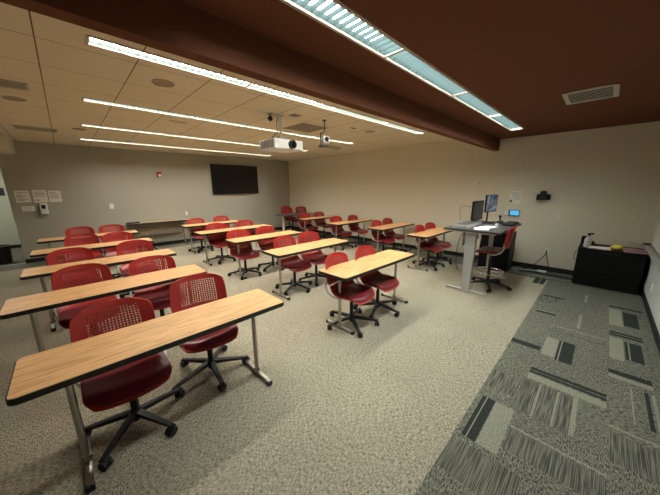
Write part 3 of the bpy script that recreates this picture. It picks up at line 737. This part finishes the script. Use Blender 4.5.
# ------------------------------------------------------------------ ceiling items
PX, PY = 2.58, 3.70
t = thing('projector', 'white ceiling projector with a large round lens hanging on a pole', 'projector', (PX, PY, ZT))
z0, z1 = 2.28-ZT, 2.425-ZT
bm = bm_(); box(bm, -.27, .26, -.20, .23, z0, z1, .014, seg=3); obj('body', bm, 'white', t, True)
bm = bm_()
for i in range(9): box(bm, -.2725, -.268, -.16+i*.038, -.142+i*.038, z0+.02, z1-.02)
obj('side_vent', bm, 'ink', t)
bm = bm_(); cyl(bm, (.04, -.245, (z0+z1)/2+.0), (.04, -.19, (z0+z1)/2), .062, .064, 24); obj('lens_barrel', bm, 'black', t, True)
bm = bm_(); cyl(bm, (.04, -.249, (z0+z1)/2), (.04, -.244, (z0+z1)/2), .040, n=24); obj('lens', bm, 'glass', t, True)
bm = bm_(); cyl(bm, (-.02, 0, z1+.05), (-.02, 0, -.005), .019, n=16); obj('mount_pole', bm, 'white', t, True)
bm = bm_(); box(bm, -.09, .05, -.07, .07, z1+.03, z1+.055, .005); box(bm, -.13, .13, -.10, .12, z1-.002, z1+.014, .004)
for s in (-1, 1): cyl(bm, (s*.07-.0, .05, z1), (s*.05-.02, .03, z1+.04), .007, n=8); cyl(bm, (s*.07, -.06, z1), (s*.05-.02, -.04, z1+.04), .007, n=8)
obj('mount_bracket', bm, 'pale', t)
bm = bm_(); cyl(bm, (-.02, 0, -.012), (-.02, 0, 0), .055, n=20); obj('ceiling_flange', bm, 'white', t, True)
bm = bm_(); tube(bm, [(-.04, .02, -.01), (-.075, .02, -.12), (-.05, .03, -.22), (-.13, .06, -.30), (-.12, .12, z1+.01)], .005, 6); obj('cable', bm, 'black', t, True)

t = thing('ceiling_microphone', 'black cranked pole with white microphone unit and flat arm from the ceiling', 'microphone', (3.22, 3.40, ZT))
bm = bm_(); tube(bm, [(0, 0, 0), (0, 0, -.10), (0, 0, -.175)], .009, 8, smooth=0); tube(bm, [(0, 0, -.17), (-.04, 0, -.20), (-.085, 0, -.21)], .009, 8); tube(bm, [(-.085, 0, -.205), (-.085, 0, -.405)], .009, 8, smooth=0)
cyl(bm, (0, 0, -.012), (0, 0, 0), .035); obj('cranked_pole', bm, 'black', t, True)
bm = bm_(); box(bm, -.04, .09, -.04, .04, -.36, -.24, .025, seg=3); obj('head', bm, 'white', t, True)
bm = bm_(); cyl(bm, (.01, -.055, -.30), (.01, -.03, -.30), .038, n=18); obj('lens', bm, 'black', t, True)
bm = bm_(); box(bm, -.11, .05, -.03, .03, -.41, -.395, .004); tube(bm, [(-.10, -.02, -.40), (.15, .0, -.388), (.45, .05, -.392)], .009, 6); tube(bm, [(-.05, .05, -.40), (.2, .10, -.395), (.50, .16, -.40)], .006, 6)
box(bm, -.11, -.04, -.03, .03, -.43, -.40, .006); obj('flat_arm', bm, 'black2', t)
t = thing('security_camera', 'small black ball camera on the ceiling beside the projector pole', 'camera', (2.36, 3.66, ZT))
bm = bm_(); cyl(bm, (0, 0, -.012), (0, 0, 0), .045, n=20); obj('ceiling_plate', bm, 'fix', t, True)
bm = bm_(); cyl(bm, (0, 0, -.05), (0, 0, -.010), .010); sph(bm, (0, 0, -.07), .036); cyl(bm, (-.03, -.03, -.08), (-.06, -.06, -.09), .014); obj('camera_ball', bm, 'black', t, True)
for x, y, z, lab in ((.92, 3.41, ZT, 'round ceiling speaker just behind the first strip light left part'), (-.25, 5.18, ZT, 'round ceiling speaker at the far left beyond the near air vent'),
                  (.38, 6.90, ZT, 'small-looking round ceiling speaker between the third and fourth strips'), (4.50, 3.45, ZT, 'round ceiling speaker right of the microphone pole')):
    t = thing('ceiling_speaker', lab, 'speaker', (x, y, z), 0, 'round ceiling speakers')
    bm = bm_(); lathe(bm, [(.105, 0), (.105, -.004), (.096, -.008), (.094, -.004), (.094, 0)][::-1], 28); obj('rim', bm, 'fix', t, True)
    bm = bm_(); lathe(bm, [(.094, -.001), (.094, -.004), (.05, -.007), (.005, -.008)], 28); obj('grille', bm, 'speaker', t, True)
def vent(x0, x1, y0, y1, z, label, m='vent', n=3, name='air_vent', along='x'):
    cx, cy = (x0+x1)/2, (y0+y1)/2; a, b = (x1-x0)/2, (y1-y0)/2
    t = thing(name, label, 'vent', (cx, cy, z)); w = .025 if along == 'x' else .045
    bm = bm_(); box(bm, -a, a, -b, -b+w, -.010, 0, .002); box(bm, -a, a, b-w, b, -.010, 0, .002); box(bm, -a, -a+w, -b, b, -.010, 0, .002); box(bm, a-w, a, -b, b, -.010, 0, .002)
    obj('frame', bm, m, t); obj('dark_core', box(bm_(), -a+w, a-w, -b+w, b-w, -.003, -.001), 'ventd', t)
    bm = bm_()
    if along == 'x':
        for i in range(n): yy = -b+w+(2*(b-w))*(i+.5)/n; box(bm, -a+w, a-w, yy-.011, yy+.011, -.011, -.005)
    else:
        for i in range(n): xx = -a+w+(2*(a-w))*(i+.5)/n; box(bm, xx-.008, xx+.008, -b+w, b-w, -.0048, -.003)
    obj('slats', bm, m, t); return t
vent(-.72, -.09, 4.38, 4.66, ZT, 'near ceiling air vent at the left edge of the tile ceiling', n=4)
vent(-.45, .10, 7.20, 7.58, ZT, 'far ceiling air vent at the left, near the soffit', n=4)
vent(4.03, 4.58, .06, .50, ZB, 'white air register in the brown ceiling', 'ventw', 7, along='y')
vent(2.62, 2.76, 3.42, 3.55, ZT, 'small square ceiling vent right of the projector pole', 'speaker', 5)
t = thing('return_grille', 'square grey return air grille in the ceiling behind the projector', 'vent', (3.37, 4.06, ZT))
obj('frame', box(bm_(), -.29, .29, -.29, .29, -.005, 0, .002), 'grille', t)
bm = bm_()
for i in range(14): box(bm, -.27, .27, -.26+i*.04, -.25+i*.04, -.0075, -.005)
obj('slats', bm, 'speaker', t)
bm = bm_(); cyl(bm, (.05, -.1, -.012), (.05, -.1, -.005), .012); obj('indicator', bm, 'strobe', t)
bm = bm_(); box(bm, -.055, .055, -.02, .02, -.008, 0, .002); tag(obj('ceiling_sensor', bm, 'black', None, False, (4.02, 3.47, ZT)), 'thin black sensor slot on the ceiling right of the microphone pole', 'sensor')
t = thing('ceiling_hatch', 'thin small grey ceiling hatch between second and third strip lights', 'hatch', (1.53, 5.12, ZT))
obj('panel', box(bm_(), -.13, .13, -.06, .06, -.006, 0, .002), 'fix', t)

# ------------------------------------------------------------------ world, camera, view
w = bpy.data.worlds.new('World'); S.world = w; w.use_nodes = True
w.node_tree.nodes['Background'].inputs[0].default_value = (.9, .95, 1, 1); w.node_tree.nodes['Background'].inputs[1].default_value = .05
yaw, pitch, roll = 0.79604, 0.22126, 0.007488
F = Vector((math.cos(yaw)*math.cos(pitch), math.sin(yaw)*math.cos(pitch), -math.sin(pitch)))
Rt = Vector((math.sin(yaw), -math.cos(yaw), 0)); D = F.cross(Rt)
c_, s_ = math.cos(roll), math.sin(roll); R2 = Rt*c_+D*s_; D2 = -Rt*s_+D*c_
cam = bpy.data.cameras.new('Camera'); co = bpy.data.objects.new('Camera', cam); COL.objects.link(co)
mx = Matrix((( R2.x, -D2.x, -F.x, 0), (R2.y, -D2.y, -F.y, 0), (R2.z, -D2.z, -F.z, H), (0, 0, 0, 1)))
co.matrix_world = mx
cam.sensor_width = 36; cam.sensor_fit = 'HORIZONTAL'; cam.lens = 265.3*36/660; cam.clip_start = .02
S.camera = co
S.view_settings.view_transform = 'Standard'; S.view_settings.look = 'None'; S.view_settings.gamma = 1; S.view_settings.use_curve_mapping = False
S.view_settings.exposure = 0.06
